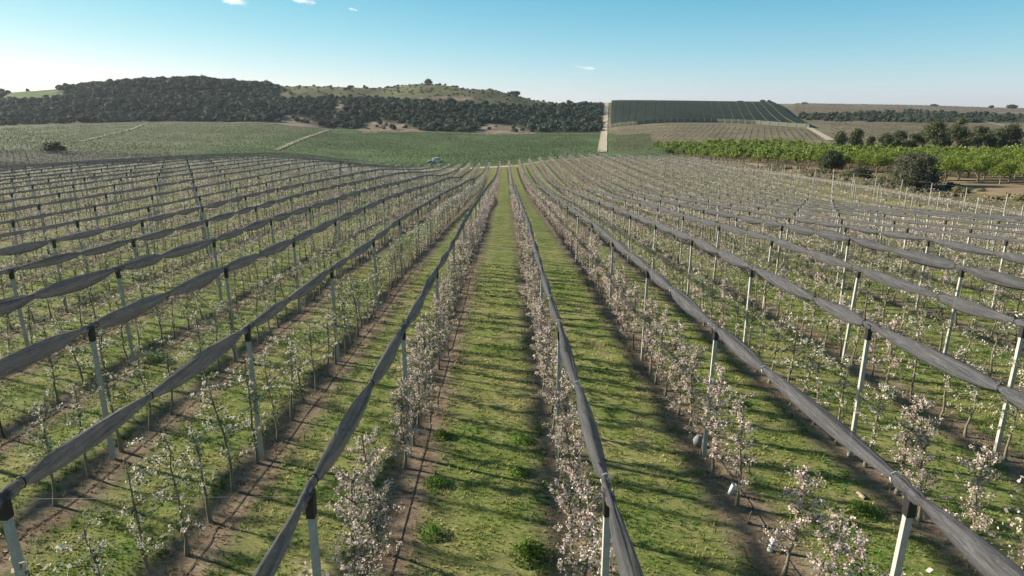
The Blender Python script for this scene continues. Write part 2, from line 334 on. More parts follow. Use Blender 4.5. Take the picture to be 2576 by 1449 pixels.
# tracks: ribbons laid on the ground
M_track=plain('track_sand',(.40,.34,.25),.95,.6,.18,.2)
M_track2=plain('track_dust',(.25,.215,.15),.95,.4,.18,.2)
def densify(pts,step):
    o=[]
    for (a,b) in zip(pts[:-1],pts[1:]):
        n=max(2,int(math.dist(a,b)/step)); 
        for k in range(n): o.append((a[0]+(b[0]-a[0])*k/n,a[1]+(b[1]-a[1])*k/n))
    o.append(pts[-1]); return np.array(o)
def ribbon(name,pts,w,mat,lift=.05,step=3,smoothp=True,kind='structure'):
    P=densify(pts,step)
    if smoothp and len(P)>6:
        k=min(7,len(P)//2*2-1); pad=np.pad(P,((k//2,k//2),(0,0)),'edge'); P=np.stack([np.convolve(pad[:,c],np.ones(k)/k,'valid') for c in (0,1)],1)
    T=np.gradient(P,axis=0); T/=np.linalg.norm(T,axis=1)[:,None]; Nn=np.stack([T[:,1],-T[:,0]],1)
    w=np.broadcast_to(w,(len(P),))*(1+.15*(vnoise(P[:,0]/4,P[:,1]/4)-.5)*2)
    cs=np.array([-.5,-.25,0,.25,.5]); V=P[:,None]+Nn[:,None]*(w[:,None]*cs[None])[:,:,None]
    h=Hrel(V[...,0],V[...,1])+ZO+lift; V=np.concatenate([V,h[...,None]],-1).reshape(-1,3); L=len(P)
    i=np.arange(L-1)[:,None]*5; j=np.arange(4)[None]; q=np.stack([i+j,i+j+1,i+5+j+1,i+5+j],-1).reshape(-1,4)
    o=link(name,mesh(name,V,q,mat,smooth=True)); return prop(o,kind=kind)
def pxpath(pts,z0=250): return [hit(x,y,z0=z0)[:2] for x,y in pts]
RX=[unproj(1514,388,345),unproj(1517,360,455),unproj(1521,322,640),unproj(1527,260,1080)]
ribbon('road',[(p[0],p[1]) for p in RX]+[(RX[-1][0]+4,RX[-1][1]+120)],5.6,M_track,lift=.35,step=5)
ribbon('track',pxpath([(2092,355),(2040,325),(1995,296),(1965,275),(1945,267)]),5,M_track,lift=.35,step=5)
ribbon('path',[(5.2,263),(-10,262),(-26,260),(-40,262)],7,M_track,lift=.12,step=3)
ribbon('path',[(4,263),(20,266),(38,268),(60,272),(75,283)],3,M_track,lift=.12,step=3)
ribbon('path',pxpath([(690,380),(760,350),(826,327)]),3.4,M_track2,lift=.3,step=4)
ribbon('path',pxpath([(200,357),(280,337),(350,318),(372,311)]),3,M_track2,lift=.3,step=4)
ribbon('path',pxpath([(372,311),(560,310),(690,312),(780,321),(826,326),(1000,331),(1200,337),(1360,338),(1512,338)]),3.2,M_track2,lift=.3,step=5)
ribbon('path',pxpath([(1535,325),(1640,316),(1760,312),(1900,314),(2030,323)]),3.4,M_track2,lift=.3,step=5)
ribbon('path',pxpath([(2480,306),(2576,330),(2640,345)]),5,M_track2,lift=.3,step=5)
ribbon('path',[(76.3,20),(76.3,70),(76,120),(76.5,180),(78,240),(75,283)],3.4,M_track2,lift=.06,step=2)

# ------------------------------------------------------------ rows
ORD=['zeroth','first','second','third','fourth','fifth','sixth','seventh','eighth','ninth','tenth','eleventh','twelfth','thirteenth','fourteenth','fifteenth','sixteenth','seventeenth','eighteenth','nineteenth','twentieth']
TENS={2:'twenty',3:'thirty',4:'forty',5:'fifty',6:'sixty'}
def ordn(k):
    if k<=20: return ORD[k]
    t,u=divmod(k,10)
    return (TENS[t][:-1]+'ieth') if u==0 else TENS[t]+'-'+ORD[u]
rows=[(1,'right',k,X0+DX*(k-1)) for k in range(1,19)]+[(-1,'left',k,X0-DX*k) for k in range(1,44)]
POSTY=7.35+8.0*np.arange(-2,32)
PH_=3.7
def rowtxt(side,k): return f'{ordn(k)} row {side} of central lane'
# post prototype
def post_meshes(v):
    g=np.random.default_rng(50+v)
    b=B(); b.box((0,0,PH_/2-.15),(.105,.095,PH_+.3),top=.86); pm=b.mesh('post',M_post)
    c=B(); c.box((0,0,PH_-.16),(.108,.125,.32),top=1.08); c.box((0,0,PH_+.045),(.10,.24,.07),top=.6); cm=c.mesh('cap',M_cap)
    return pm,cm
PM=post_meshes(0)
posts=[]
for sgn,side,k,X in rows:
    for Y in POSTY:
        if Y>float(yend(X))+2: continue
        g=Hrel(X,Y)[0]; px,py,zc=proj(X,Y,g+2.5)
        if Y>3 and -250<px<2830: posts.append((float(zc),side,k,X,float(Y),g+ZO,-15<px<2590))
        elif Y>-10 and -1500<px<3800 and abs(X)<14: posts.append((50+float(zc),side,k,X,float(Y),g+ZO,False))
posts.sort(key=lambda p:p[0])
vis=[p for p in posts if p[6] and (p[4]>7)]
ind=vis[:300]; indset=set((p[1],p[2],p[4]) for p in ind); cnt={}
prng=np.random.default_rng(5)
for zc,side,k,X,Y,z,_ in sorted(ind,key=lambda p:p[4]):
    q=cnt[(side,k)]=cnt.get((side,k),0)+1
    lean=prng.normal(0,.008,2)
    e=empty('trellis_post',(X,Y,z)); e.rotation_euler=(lean[0],lean[1],prng.normal(0,.05))
    prop(e,f'pale post, {ordn(q)} from the front in {rowtxt(side,k)}','post','trellis posts carrying the rolled nets')
    link('post',PM[0],e)
    if X<58: link('cap',PM[1],e)
pb=B()
for zc,side,k,X,Y,z,_ in posts:
    if (side,k,Y) in indset: continue
    pb.box((X,Y,z+PH_/2-.1),(.115,.105,PH_+.2),top=.86,col=(1,1,1)); 
    if X<58: pb.box((X,Y,z+PH_-.17),(.12,.13,.30),col=(.03,.03,.03))
def vcmat(name,rough=.85,mul=(1,1,1)):
    m,n,b=nodes(name); at=N(n,'ShaderNodeAttribute',attribute_name='col'); c=mixc(n,1.0,at.outputs['Color'],mul,'MULTIPLY'); n.links.new(c,b.inputs['Base Color']); b.inputs['Roughness'].default_value=rough; return m
M_postfar=vcmat('post_far',mul=(.36,.35,.30))
prop(link('distant_posts',pb.mesh('distant_posts',M_postfar)),'pale trellis posts far off across the blossoming orchard','posts',kind='stuff')

# nets
def net_row(sgn,side,k,X,Xoff=0):
    g=np.random.default_rng(900+k+(500 if sgn>0 else 0)); ye_=float(yend(X)); ymax=ye_
    near_=abs(X)<26; b=B(); ties=[]
    thin=.22 if X>57 else 1.0
    pysel=[y for y in POSTY if y<=ye_+2]
    zt=Hrel(np.full(len(pysel),X),np.array(pysel))+ZO+PH_+.06
    xs=X+g.normal(0,.02,len(pysel)) 
    Ps=[];Rs=[]
    for s in range(len(pysel)-1):
        y0,y1=pysel[s],pysel[s+1]
        if y1<-1: pass
        dn=math.hypot(X,(y0+y1)/2)
        na=12 if dn<45 else (6 if dn<110 else 3)
        segs=[(0,.04,.55,1),( .04,.48+g.normal(0,.06),1,0),(None,.96,1,0),(.96,1,.55,1)]
        tm=segs[1][1]; segs[2]=(tm,.96,1,0)
        for (a0,a1,sc,kn) in segs:
            m=3 if kn else na
            t=np.linspace(a0,a1,m,endpoint=False); uu=(t-a0)/(a1-a0)
            amp=(.110 if abs(X)<24 else .040)*g.uniform(.75,1.15)*sc*thin if not kn else .055*thin
            asym=g.uniform(.65,1.5)
            r=.045*thin+amp*np.sin(math.pi*uu**asym)**.66
            if kn: r=.05*thin+.035*thin*np.sin(math.pi*uu)
            sag=-.03*(4*(t*(1-t)))*g.uniform(.6,1.1)
            yy=y0+(y1-y0)*t; zz=zt[s]+(zt[s+1]-zt[s])*t+sag-r*.3
            xx=xs[s]+(xs[s+1]-xs[s])*t+g.normal(0,.01)
            for q in range(len(t)): Ps.append((xx[q],yy[q],zz[q]));Rs.append(r[q])
            if not kn and dn<42: ties.append((xx[0],yy[0],zz[0],r[0]))
    Ps=np.array(Ps);Rs=np.array(Rs)
    # tube with folds
    dn=abs(X)+0; n=14 if abs(X)<30 else 8
    ang=np.arange(n)/n*2*math.pi; fold=1+g.normal(0,.2,n)
    tw=np.cumsum(g.normal(0,.04,len(Ps)))
    V=np.empty((len(Ps),n,3)); 
    for q in range(n):
        f=fold[q]+.12*np.sin(Ps[:,1]*1.3+q*2.1+tw*3)
        V[:,q,0]=Ps[:,0]+Rs*f*.80*math.cos(ang[q]); V[:,q,2]=Ps[:,2]+Rs*f*1.2*math.sin(ang[q]); V[:,q,1]=Ps[:,1]
    L=len(Ps); i=np.arange(L-1)[:,None]*n; j=np.arange(n)[None]; kk=(j+1)%n
    Q=np.stack([i+j,i+kk,i+n+kk,i+n+j],-1).reshape(-1,4)
    me=mesh('rolled_net',V.reshape(-1,3),Q,M_net,smooth=True)
    if X>57: lab=f'thin grey cable strung over the {rowtxt(side,k)}'; nm='cable'; cat='cable'; gr='bare cables over the outer rows at the right'
    else: lab=f'dark grey rolled net tied above the {rowtxt(side,k)}'; nm='rolled_net'; cat='net'; gr='hail nets rolled up along the rows'
    o=link(nm,me); prop(o,lab,cat,gr)
    if X<=57:
        for (x,y,z,r) in ties[:60]:
            px,py,zc=proj(x,y,z-ZO)
            if zc<2 or not -20<px<2600 or zc>26: continue
            tb=B(); a=np.linspace(0,2*math.pi,9); rr=r*1.25+.012
            tb.tube(np.stack([x+rr*np.cos(a),y+0*a+.01*np.sin(a),z+rr*1.25*np.sin(a)],1),.011,5,cap=False); link('tie',tb.mesh('tie',M_tie if (k<3 and side=='right') else M_cap,True),o)
for r_ in rows: net_row(*r_)

# cross wires between the post tops, drip hoses
for n_,Y in enumerate(POSTY[2:5]):
    b=B(); Xs=np.arange(-10,11)*DX+X0; Xs=Xs[np.abs(Xs)<Y*.9+8]
    P=[]
    for Xa in Xs: P.append((Xa,Y,G(Xa,Y)+PH_-.02))
    P=np.array(P); b.tube(P,.0016,3)
    prop(link('cross_wire',b.mesh('cross_wire',M_wire)),f'thin steel wire linking the tops of the {ORD[n_+1]} posts of all rows','wire','wires across the rows')
for sgn,side,k,X in rows:
    if k>6: continue
    yv=np.arange(2,70,.5); xx=X+.34+.06*(vnoise(yv/2.,np.full_like(yv,k*3.3))-.5)+np.where(vnoise(yv/3,np.full_like(yv,k*7.7+sgn))>.8,.12*np.sin(yv*2),0)
    b=B(); b.tube(np.stack([xx,yv,Hrel(xx,yv)+ZO+.015],1),.010,4)
    prop(link('drip_hose',b.mesh('drip_hose',M_hose)),f'black drip hose on the soil beside the {rowtxt(side,k)}','hose','drip hoses along the rows')

# ------------------------------------------------------------ blossoming trees
def tree_parts(seed,pink):
    g=np.random.default_rng(seed); Ht=g.uniform(2.4,2.95); n=9; z=np.linspace(0,Ht,n)
    wob=np.cumsum(g.normal(0,.028,(n,2)),0); wob-=wob[0]; P=np.column_stack([wob,z])
    rt=np.interp(z,[0,.12,.3,Ht],[.062,.05,.034,.010]); tr=B(); tr.tube(np.vstack([[0,0,-.12],P]),np.r_[.065,rt],7)
    br=B(); lv=B(); bl=B(); nb=int(g.integers(27,34)) if pink else int(g.integers(15,20)); cents=[];
    for q in range(nb):
        h=(.55 if pink else .75)+(Ht-(.65 if pink else .85))*((q+g.uniform(0,1))/nb)**.95
        az=g.uniform(0,2*math.pi); L=(g.uniform(.3,.75) if pink else g.uniform(.35,.95))*(1.15-.5*h/Ht); el=g.uniform(.0,.75)
        base=np.array([np.interp(h,z,P[:,0]),np.interp(h,z,P[:,1]),h]); d=np.array([math.cos(az)*math.cos(el)*.8,math.sin(az)*math.cos(el),math.sin(el)])
        m=5; t=np.linspace(0,1,m); C=base+d*L*t[:,None]; C[:,2]+=np.sin(t*math.pi*.5)*g.uniform(-.12,.12); C+=g.normal(0,.012,C.shape)*t[:,None]
        br.tube(C,np.linspace(.012,.004,m),4)
        for s in np.arange(.06 if pink else .12,L,.075 if pink else .1): cents.append(base+d*s+g.normal(0,.03,3)+(0,0,np.sin(s/L*1.57)*.02))
    for h in np.arange(.8,Ht,.14): cents.append(np.array([np.interp(h,z,P[:,0]),np.interp(h,z,P[:,1]),h])+g.normal(0,.05,3))
    cents=np.array(cents); keep=g.random(len(cents))<(.76 if pink else .55); cb=cents[keep]
    nbp=12; Cb=np.repeat(cb,nbp,0)+g.normal(0,.028,(len(cb)*nbp,3)); V,Qd=rand_quads(Cb,g.uniform(.030,.052,len(Cb)),g,.9)
    pk=np.repeat(g.random(len(cb)),nbp); base=np.array([.80,.76,.67]) if not pink else np.array([.80,.68,.66]); pc=np.array([.76,.52,.56])
    c=base+(pc-base)*(np.clip(pk*1.2-.5,0,1)*(.9 if pink else .35))[:,None]; c*=g.uniform(.8,1.08,(len(c),1)); bl.add(V,Qd,c=np.repeat(c,4,0))
    nl=6 if not pink else 4; Cl=np.repeat(cents,nl,0)+g.normal(0,.05,(len(cents)*nl,3)); V,Qd=rand_quads(Cl,g.uniform(.045,.09,len(Cl)),g,.5)
    c=np.array([.17,.205,.075])*g.uniform(.55,1.35,(len(Cl),1)); lv.add(V,Qd,c=np.repeat(c,4,0))
    return tr.mesh('trunk',M_bark,True),br.mesh('branches',M_bark,True),lv.mesh('leaves',M_leaf),bl.mesh('blossom',M_blossom)
PROTO={True:[tree_parts(100+i,True) for i in range(7)],False:[tree_parts(200+i,False) for i in range(8)]}
def pinkness(X,Y):
    v=fbm(np.asarray(X)/30+5,np.asarray(Y)/40+2,2); base=.04+(np.abs(np.asarray(X)-1.5)<5)*.83+(v>.58)*.25+((np.asarray(X)>12)*(np.asarray(Y)>50))*.5
    return base
trees=[]
tg=np.random.default_rng(31)
for sgn,side,k,X in rows:
    y=-6+tg.uniform(0,1); 
    while y<float(yend(X)):
        y+=1.25*tg.uniform(.85,1.15)
        trees.append((X+tg.normal(0,.05),y,sgn,k))
TA=np.array([(t[0],t[1],t[2],t[3]) for t in trees]); th=Hrel(TA[:,0],TA[:,1])
px,py,zc=proj(TA[:,0],TA[:,1],th+1.3); px0,py0,_=proj(TA[:,0],TA[:,1],th+2.2)
fr=(zc>3)&(px>-330)&(px<2900)&(TA[:,1]>0); seen=(zc>5)&(px>10)&(px<2566)&(py0<1400)
pnk=pinkness(TA[:,0],TA[:,1]); ispink=tg.random(len(TA))<pnk; gap=tg.random(len(TA))<.03
order=np.argsort(zc+np.where(seen&~gap,0,1e6)); NI=300; indiv=order[:NI]; im=np.zeros(len(TA),bool); im[indiv]=True
cnt={}
for q in sorted(indiv,key=lambda a:TA[a,1]):
    X,Y,sgn,k=TA[q]; side='right' if sgn>0 else 'left'; k=int(k); c_=cnt[(side,k)]=cnt.get((side,k),0)+1; pk=bool(ispink[q])
    e=empty('blossoming_tree',(X,Y,th[q]+ZO),tg.uniform(0,6.28)); s_=tg.uniform(.88,1.1); e.scale=(s_,s_,s_*tg.uniform(.94,1.04)); e.rotation_euler=(tg.normal(0,.04),tg.normal(0,.04),tg.uniform(0,6.28))
    prop(e,('pink' if pk else 'white')+f' flowering fruit tree, {ordn(c_)} from the front in {rowtxt(side,k)}','tree','blossoming fruit trees in the rows')
    for me,nm in zip(PROTO[pk][int(tg.integers(0,7))],('trunk','branches','leaves','blossom')): link(nm,me,e)
# the rest as one object
rest=np.where(fr&~im&~gap)[0]
def lod_template(seed,pink,nb,nl,sb,sl,nbr):
    g=np.random.default_rng(seed); Ht=2.4; n=nb+nl
    h=.65+1.95*g.random(n)**.9; a=g.uniform(0,6.28,n); r=g.uniform(0,1,n)**.7*(.55 if pink else .7)*(1.15-.5*h/Ht)
    C=np.column_stack([r*np.cos(a),r*np.sin(a),h]); 
    V,Qd=rand_quads(C,np.r_[np.full(nb,sb),np.full(nl,sl)]*g.uniform(.7,1.3,n),g,.85)
    cb=np.array([.78,.74,.65]) if not pink else np.array([.78,.62,.60]); c=np.vstack([np.tile(cb,(nb,1)),np.tile([.20,.205,.10],(nl,1))])*g.uniform(.65,1.2,(n,1)); c=np.repeat(c,4,0)
    b=B(); b.tube([(0,0,-.1),(g.normal(0,.04),0,1.0),(g.normal(0,.06),g.normal(0,.05),2.3)],[.045,.03,.012],3,(.13,.105,.075))
    for q in range(nbr):
        hh=g.uniform(.6,2.1); az=g.uniform(0,6.28); L=g.uniform(.3,.6); b.add([(0,0,hh),(0,0,hh+.025),(L*math.cos(az),L*math.sin(az),hh+.2)],T=[(0,1,2)],c=(.13,.105,.075))
    b.add(V,Qd,c=c); return b
def stamp(name,tmpls,idx_list,pos,mat,srange=(.85,1.15),seed=1,label='',cat='',kind='stuff',lean=.05,tone=.15):
    """copies of templates merged in one mesh (numpy)"""
    g=np.random.default_rng(seed); VV=[];QQ=[];TT=[];CC=[];off=0
    for ti,tb in enumerate(tmpls):
        sel=pos[idx_list==ti]; m=len(sel)
        if m==0: continue
        V=np.concatenate(tb.V); C=np.concatenate(tb.C); Q=np.concatenate(tb.Q) if tb.Q else np.zeros((0,4),int); T=np.concatenate(tb.T) if tb.T else np.zeros((0,3),int)
        a=g.uniform(0,6.28,m); s=g.uniform(*srange,m)*(sel[:,3] if sel.shape[1]>3 else 1)
        x=V[None,:,0]*np.cos(a)[:,None]-V[None,:,1]*np.sin(a)[:,None]; y=V[None,:,0]*np.sin(a)[:,None]+V[None,:,1]*np.cos(a)[:,None]; zz=np.broadcast_to(V[None,:,2],x.shape)
        W=np.stack([x,y,zz],-1)*s[:,None,None]; W[...,0]+=W[...,2]*g.normal(0,lean,m)[:,None]; W[...,1]+=W[...,2]*g.normal(0,lean,m)[:,None]; W+=sel[:,None,:3]
        pt_=(.55+.9*fbm(sel[:,0]/40,sel[:,1]/40,3))[:,None,None] if name=='forest' else 1.0; VV.append(W.reshape(-1,3)); nv=len(V); o=off+np.arange(m)[:,None,None]*nv
        QQ.append((Q[None]+o).reshape(-1,4)); TT.append((T[None]+o).reshape(-1,3)); CC.append((C[None]*g.uniform(1-tone,1+tone,(m,1,1))*pt_).reshape(-1,3)); off+=m*nv
    me=mesh(name,np.concatenate(VV),[np.concatenate(QQ),np.concatenate(TT)],mat,col=np.concatenate(CC))
    o=link(name,me); prop(o,label,cat,kind=kind); return o
M_mix=leafmat('blossom_and_leaf_far',trans=.25)
tm=[]
for pk in (False,True):
    for i in range(4): tm.append(lod_template(300+i+10*pk,pk,130 if not pk else 200,80,.07,.08,16))
for pk in (False,True):
    for i in range(4): tm.append(lod_template(340+i+10*pk,pk,54 if not pk else 72,30,.115,.12,4))
idx=np.where(zc[rest]>75,8,0)+np.where(ispink[rest],4,0)+tg.integers(0,4,len(rest))
pos=np.column_stack([TA[rest,0],TA[rest,1],th[rest]+ZO])
stamp('distant_blossoming_trees',tm,idx,pos,M_mix,label='far rows of blossoming fruit trees filling the orchard',cat='trees')

# ------------------------------------------------------------ grass and weeds
def offs(X): return np.abs((X-X0-.12+DX/2+4000)%DX-DX/2)
def scatter_grass():
    g=np.random.default_rng(77); P=[]
    for (y0,y1,den) in ((3.5,14,170),(14,26,75),(26,45,24)):
        n=int((y1-y0)*(y0+y1)*.5*1.85*den); Y=np.sqrt(g.uniform(y0**2,y1**2,n)); X=g.uniform(-.92,.92,n)*(Y+1.5); P.append(np.column_stack([X,Y,np.full(n,1+(y0>10)*.35+(y0>20)*.6)]))
    P=np.concatenate(P); o=offs(P[:,0])+(fbm(P[:,0]*.9+3,P[:,1]*.9)-.5)*.7; instrip=o<.55
    keep=(~instrip)|(g.random(len(P))<.3); P=P[keep]; o=o[keep]; instrip=instrip[keep]
    pn=fbm(P[:,0]*.8,P[:,1]*.8,3); lush=np.clip((.95-o)/.25,0,1)*(fbm(P[:,0]*1.3+9,P[:,1]*.7,2)>.42)
    dens=fbm(P[:,0]*1.7+4,P[:,1]*1.7+8,2); k2=instrip|(g.random(len(P))<np.clip(dens*1.9-.25,.15,1)); P=P[k2];pn=pn[k2];lush=lush[k2];instrip=instrip[k2]
    z=Hrel(P[:,0],P[:,1])+ZO; n=len(P); nb=4
    hgt=(g.uniform(.035,.085,n)+.07*lush*g.random(n))*P[:,2]**.6
    a=g.uniform(0,6.28,(n,nb)); lean=g.uniform(.2,1.1,(n,nb)); wd=.009*P[:,2][:,None]*g.uniform(.8,1.6,(n,nb)); hh=hgt[:,None]*g.uniform(.6,1.2,(n,nb))
    r0=g.uniform(0,.03,(n,nb)); bx=P[:,0][:,None]+np.cos(a)*r0; by=P[:,1][:,None]+np.sin(a)*r0
    V=np.empty((n,nb,3,3)); px_=-np.sin(a)*wd; py_=np.cos(a)*wd
    V[:,:,0]=np.stack([bx-px_,by-py_,np.broadcast_to(z[:,None],a.shape)],-1); V[:,:,1]=np.stack([bx+px_,by+py_,np.broadcast_to(z[:,None],a.shape)],-1)
    V[:,:,2]=np.stack([bx+np.cos(a)*hh*lean,by+np.sin(a)*hh*lean,z[:,None]+hh],-1)
    c1=np.array([.105,.215,.035]);c2=np.array([.28,.31,.08]);c3=np.array([.46,.42,.19]); t=np.clip((pn-.32)/.36,0,1)[:,None]
    c=np.where(t<.5,c1+(c2-c1)*t*2,c2+(c3-c2)*(t-.5)*2); c=c*(1-.75*lush[:,None])+np.array([.07,.16,.025])*.75*lush[:,None]; c=np.where(instrip[:,None],np.array([.30,.25,.14]),c)*g.uniform(.7,1.3,(n,1))
    C=np.repeat(c,nb*3,0); T=np.arange(n*nb*3).reshape(-1,3)
    me=mesh('grass',V.reshape(-1,3),T,M_leaf,col=C); prop(link('grass',me),'short mown grass and weeds between the tree rows','grass',kind='stuff')
scatter_grass()
def weed(px,py,r,hgt,lab,col=(.15,.26,.05),z0=5):
    X,Y,z,_=hit(px,py,z0=z0); g=np.random.default_rng(int(px)); n=int(360*max(1,(r/.3)**2))
    a=g.uniform(0,6.28,n); q=g.random(n); C=np.column_stack([X*0+np.cos(a)*q*r,np.sin(a)*q*r,g.random(n)*hgt*(1-q*q*.8)+.02]); V,Qd=rand_quads(C,g.uniform(.05,.10,n),g,.4)
    b=B(); b.add(V,Qd,c=np.repeat(np.array(col)*g.uniform(.6,1.5,(n,1)),4,0)); o=link('weed_clump',b.mesh('weed_clump',M_leaf),loc=(X,Y,z)); prop(o,lab,'weed','leafy weed clumps in the grass')
for a_ in ((1312,1110,.3,.22,'dark green weed clump at right edge of central lane, upper of two'),(1306,1195,.27,.2,'dark green weed clump at right edge of central lane, lower of two'),(1332,1400,.42,.26,'bright green weed clump at the right edge of the lane by bottom border',(.12,.2,.03)),
    (1110,1100,.3,.2,'pale green weed clump on left edge of the central lane',(.11,.17,.03)),(1098,1220,.32,.2,'green weed clump on the left lane edge near the leaning post'),(1090,1345,.3,.2,'green weed clump low on the left edge of the lane'),
    (395,905,.5,.3,'broad lush green weed patch between second and third left rows'),(2170,1290,.4,.2,'bright green weed clump behind the nearest right post',(.1,.18,.03)),(1840,1015,.45,.25,'dark green weed patch beside post in second right row')): weed(*a_)

# small things lying about
def small(name,px,py,build,lab,cat,z0=5):
    X,Y,z,_=hit(px,py,z0=z0); e=build(name,X,Y,z); prop(e,lab,cat)
M_guard=plain('white_sleeve',(.62,.66,.66),.6,10,.1); M_terr=plain('clay',(.36,.27,.2),.85,10,.15); M_yel=plain('yellow_plastic',(.75,.5,.02),.5,8,.1); M_rock=plain('rock',(.22,.22,.22),.9,9,.3,.5); M_wood=plain('stake_wood',(.14,.115,.09),.9,20,.3,.3)
def guard(name,X,Y,z,mat=None,h=.32,r=.055,tilt=(.25,.15)):
    b=B(); n=12; P=[];
    for k,(rr,zz) in enumerate(((r,0),(r*1.02,h*.5),(r*.97,h))): 
        for q in range(n): P.append((rr*math.cos(q/n*6.283),rr*math.sin(q/n*6.283),zz))
    for k,(rr,zz) in enumerate(((r*.85,h),(r*.85,.02))):
        for q in range(n): P.append((rr*math.cos(q/n*6.283),rr*math.sin(q/n*6.283),zz))
    Q=[(k*n+q,k*n+(q+1)%n,(k+1)*n+(q+1)%n,(k+1)*n+q) for k in range(4) for q in range(n)]; b.add(P,Q)
    o=link(name,b.mesh(name,mat or M_guard,True),loc=(X,Y,z)); o.rotation_euler=(tilt[0],tilt[1],0); return o
small('trunk_sleeve',1836,1242,lambda *a:guard(*a),'white plastic trunk sleeve standing in second right row','sleeve')
small('trunk_sleeve',1936,1388,lambda *a:guard(*a,tilt=(-.1,.25)),'leaning pale trunk sleeve nearest the bottom border, right of lane','sleeve')
small('trunk_sleeve',2429,846,lambda *a:guard(*a,tilt=(0,0)),'small white trunk sleeve far right between two net rows','sleeve')
small('clay_pipe',2158,1242,lambda *a:guard(*a,mat=M_terr,h=.3,tilt=(1.45,.5)),'short tan pipe piece lying on soil between second and third right rows','pipe')
small('insect_trap',2365,964,lambda n,x,y,z:guard(n,x,y,z+.9,mat=M_yel,h=.12,r=.06,tilt=(.4,1.3)),'small yellow insect trap hanging among right hand trees','trap')
def rock(n_,x,y,z):
    g=np.random.default_rng(4); b=B(); nn=10; rings=[]
    for k in range(7):
        f=k/6*math.pi
        for q in range(nn): rings.append((math.sin(f)*math.cos(q/nn*6.283)*.17*g.uniform(.85,1.1),math.sin(f)*math.sin(q/nn*6.283)*.13*g.uniform(.85,1.1),.16-math.cos(f)*.2))
    b.add(rings,[(k*nn+q,k*nn+(q+1)%nn,(k+1)*nn+(q+1)%nn,(k+1)*nn+q) for k in range(6) for q in range(nn)]); return link(n_,b.mesh(n_,M_rock,True),loc=(x,y,z))
small('stone',1757,1122,rock,'grey upright stone at foot of a tree in second right row','stone')
sn=0
for (px_,py_) in ((1880,1318),(1615,930),(1580,885),(1633,950)):
    sn+=1; X_,Y_,z_,_=hit(px_,py_); b=B(); b.box((0,0,.14),(.10,.03,.34),rz=.5,top=.9); o=link('wooden_stake',b.mesh('wooden_stake',M_wood),loc=(X_,Y_,z_)); o.rotation_euler=(.1,.12,.4)
    prop(o,['wooden stake at the bare soil nearest the bottom border, right row','lowest of three wooden stakes grouped in second right row','topmost of three wooden stakes grouped in second right row','middle of three wooden stakes grouped in second right row'][[0,3,2,1][sn-1]],'stake','wooden stakes in the second right row')

# ------------------------------------------------------------ bigger trees
def crown_blob(lobes,n,size,col,g,var=.5,core=.72,asp=.75,fill=.35):
    """leaf faces on and in a set of ellipsoid lobes + dark inner core lumps"""
    b=B(); lob=np.array(lobes,float); vol=lob[:,3]*lob[:,4]*lob[:,5]; w_=vol**.667; w_/=w_.sum()
    li=g.choice(len(lob),n,p=w_); d=g.normal(size=(n,3)); d/=np.linalg.norm(d,axis=1)[:,None]
    clump=g.normal(size=(max(12,n//14),3)); clump/=np.linalg.norm(clump,axis=1)[:,None]
    rad=np.where(g.random(n)<fill,g.uniform(.5,.9,n),g.uniform(.85,1.12,n)); ph=np.sin(d[:,0]*5+li)+np.sin(d[:,1]*6+li*2)+np.sin(d[:,2]*5.3+li*.7); rad*=1+.07*ph
    C=lob[li,:3]+d*lob[li,3:6]*rad[:,None]
    V,Q=rand_quads(C,g.uniform(.6,1.4,n)*size,g,asp); tone=1+var*.5*np.clip(ph/2,-1,1)
    c=np.array(col)[None]*(tone*g.uniform(.7,1.3,n))[:,None]; b.add(V,Q,c=np.repeat(c,4,0))
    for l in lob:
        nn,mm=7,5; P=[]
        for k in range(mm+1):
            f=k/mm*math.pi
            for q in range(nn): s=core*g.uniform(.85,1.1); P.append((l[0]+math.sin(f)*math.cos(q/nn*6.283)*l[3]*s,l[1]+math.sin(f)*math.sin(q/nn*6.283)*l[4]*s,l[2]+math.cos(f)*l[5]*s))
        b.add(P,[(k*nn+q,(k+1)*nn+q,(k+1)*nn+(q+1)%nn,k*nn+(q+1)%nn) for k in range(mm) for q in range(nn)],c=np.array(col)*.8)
    return b
M_fol=leafmat('foliage',trans=.3); M_wood_fol=leafmat('woodland_foliage',trans=.06,rough=.9)
def almond(seed,lod=0):
    g=np.random.default_rng(seed); tr=B(); tr.tube([(0,0,-.2),(.05,0,.5),(0,.05,.95)],[.2,.16,.15],8)
    lobes=[]
    for q in range(5):
        a=q/5*6.283+g.uniform(-.4,.4); r=g.uniform(1.3,1.9); top=np.array([r*math.cos(a),r*math.sin(a),g.uniform(2.7,3.4)])
        mid=np.array([top[0]*.45,top[1]*.45,1.75]); tr.tube([(0,0,.85),mid,top],[.12,.085,.03],6)
        for s in range(2): t2=top+g.normal(0,.6,3)+(0,0,.4); tr.tube([mid,(mid+t2)/2+(0,0,.15),t2],[.06,.04,.02],4)
        lobes.append((*top,1.35,1.35,.95))
    lobes.append((0,0,3.6,1.7,1.7,1.15)); lobes.append((g.normal(0,.5),g.normal(0,.5),4.4,1.1,1.1,.8))
    n=2600 if lod==0 else 500
    cb=crown_blob(lobes,n,.26 if lod==0 else .5,(.17,.225,.04),g,.6,core=.0001 if lod==0 else .5,fill=.6)
    return tr,cb
ALM=[]
for s in range(4): t,c=almond(600+s); ALM.append((t.mesh('trunk',M_bark,True),c.mesh('crown',M_fol)))
ALF=[]
for s in range(4):
    t,c=almond(620+s,1); c.add(np.concatenate(t.V)[:24],[(0,1,9,8),(2,3,11,10),(4,5,13,12),(6,7,15,14)],c=(.1,.08,.06)); ALF.append((t,c))
ALFM=[c.mesh('crown',M_fol) for t,c in ALF]; ALFT=[t.mesh('trunk',M_bark,True) for t,c in ALF]
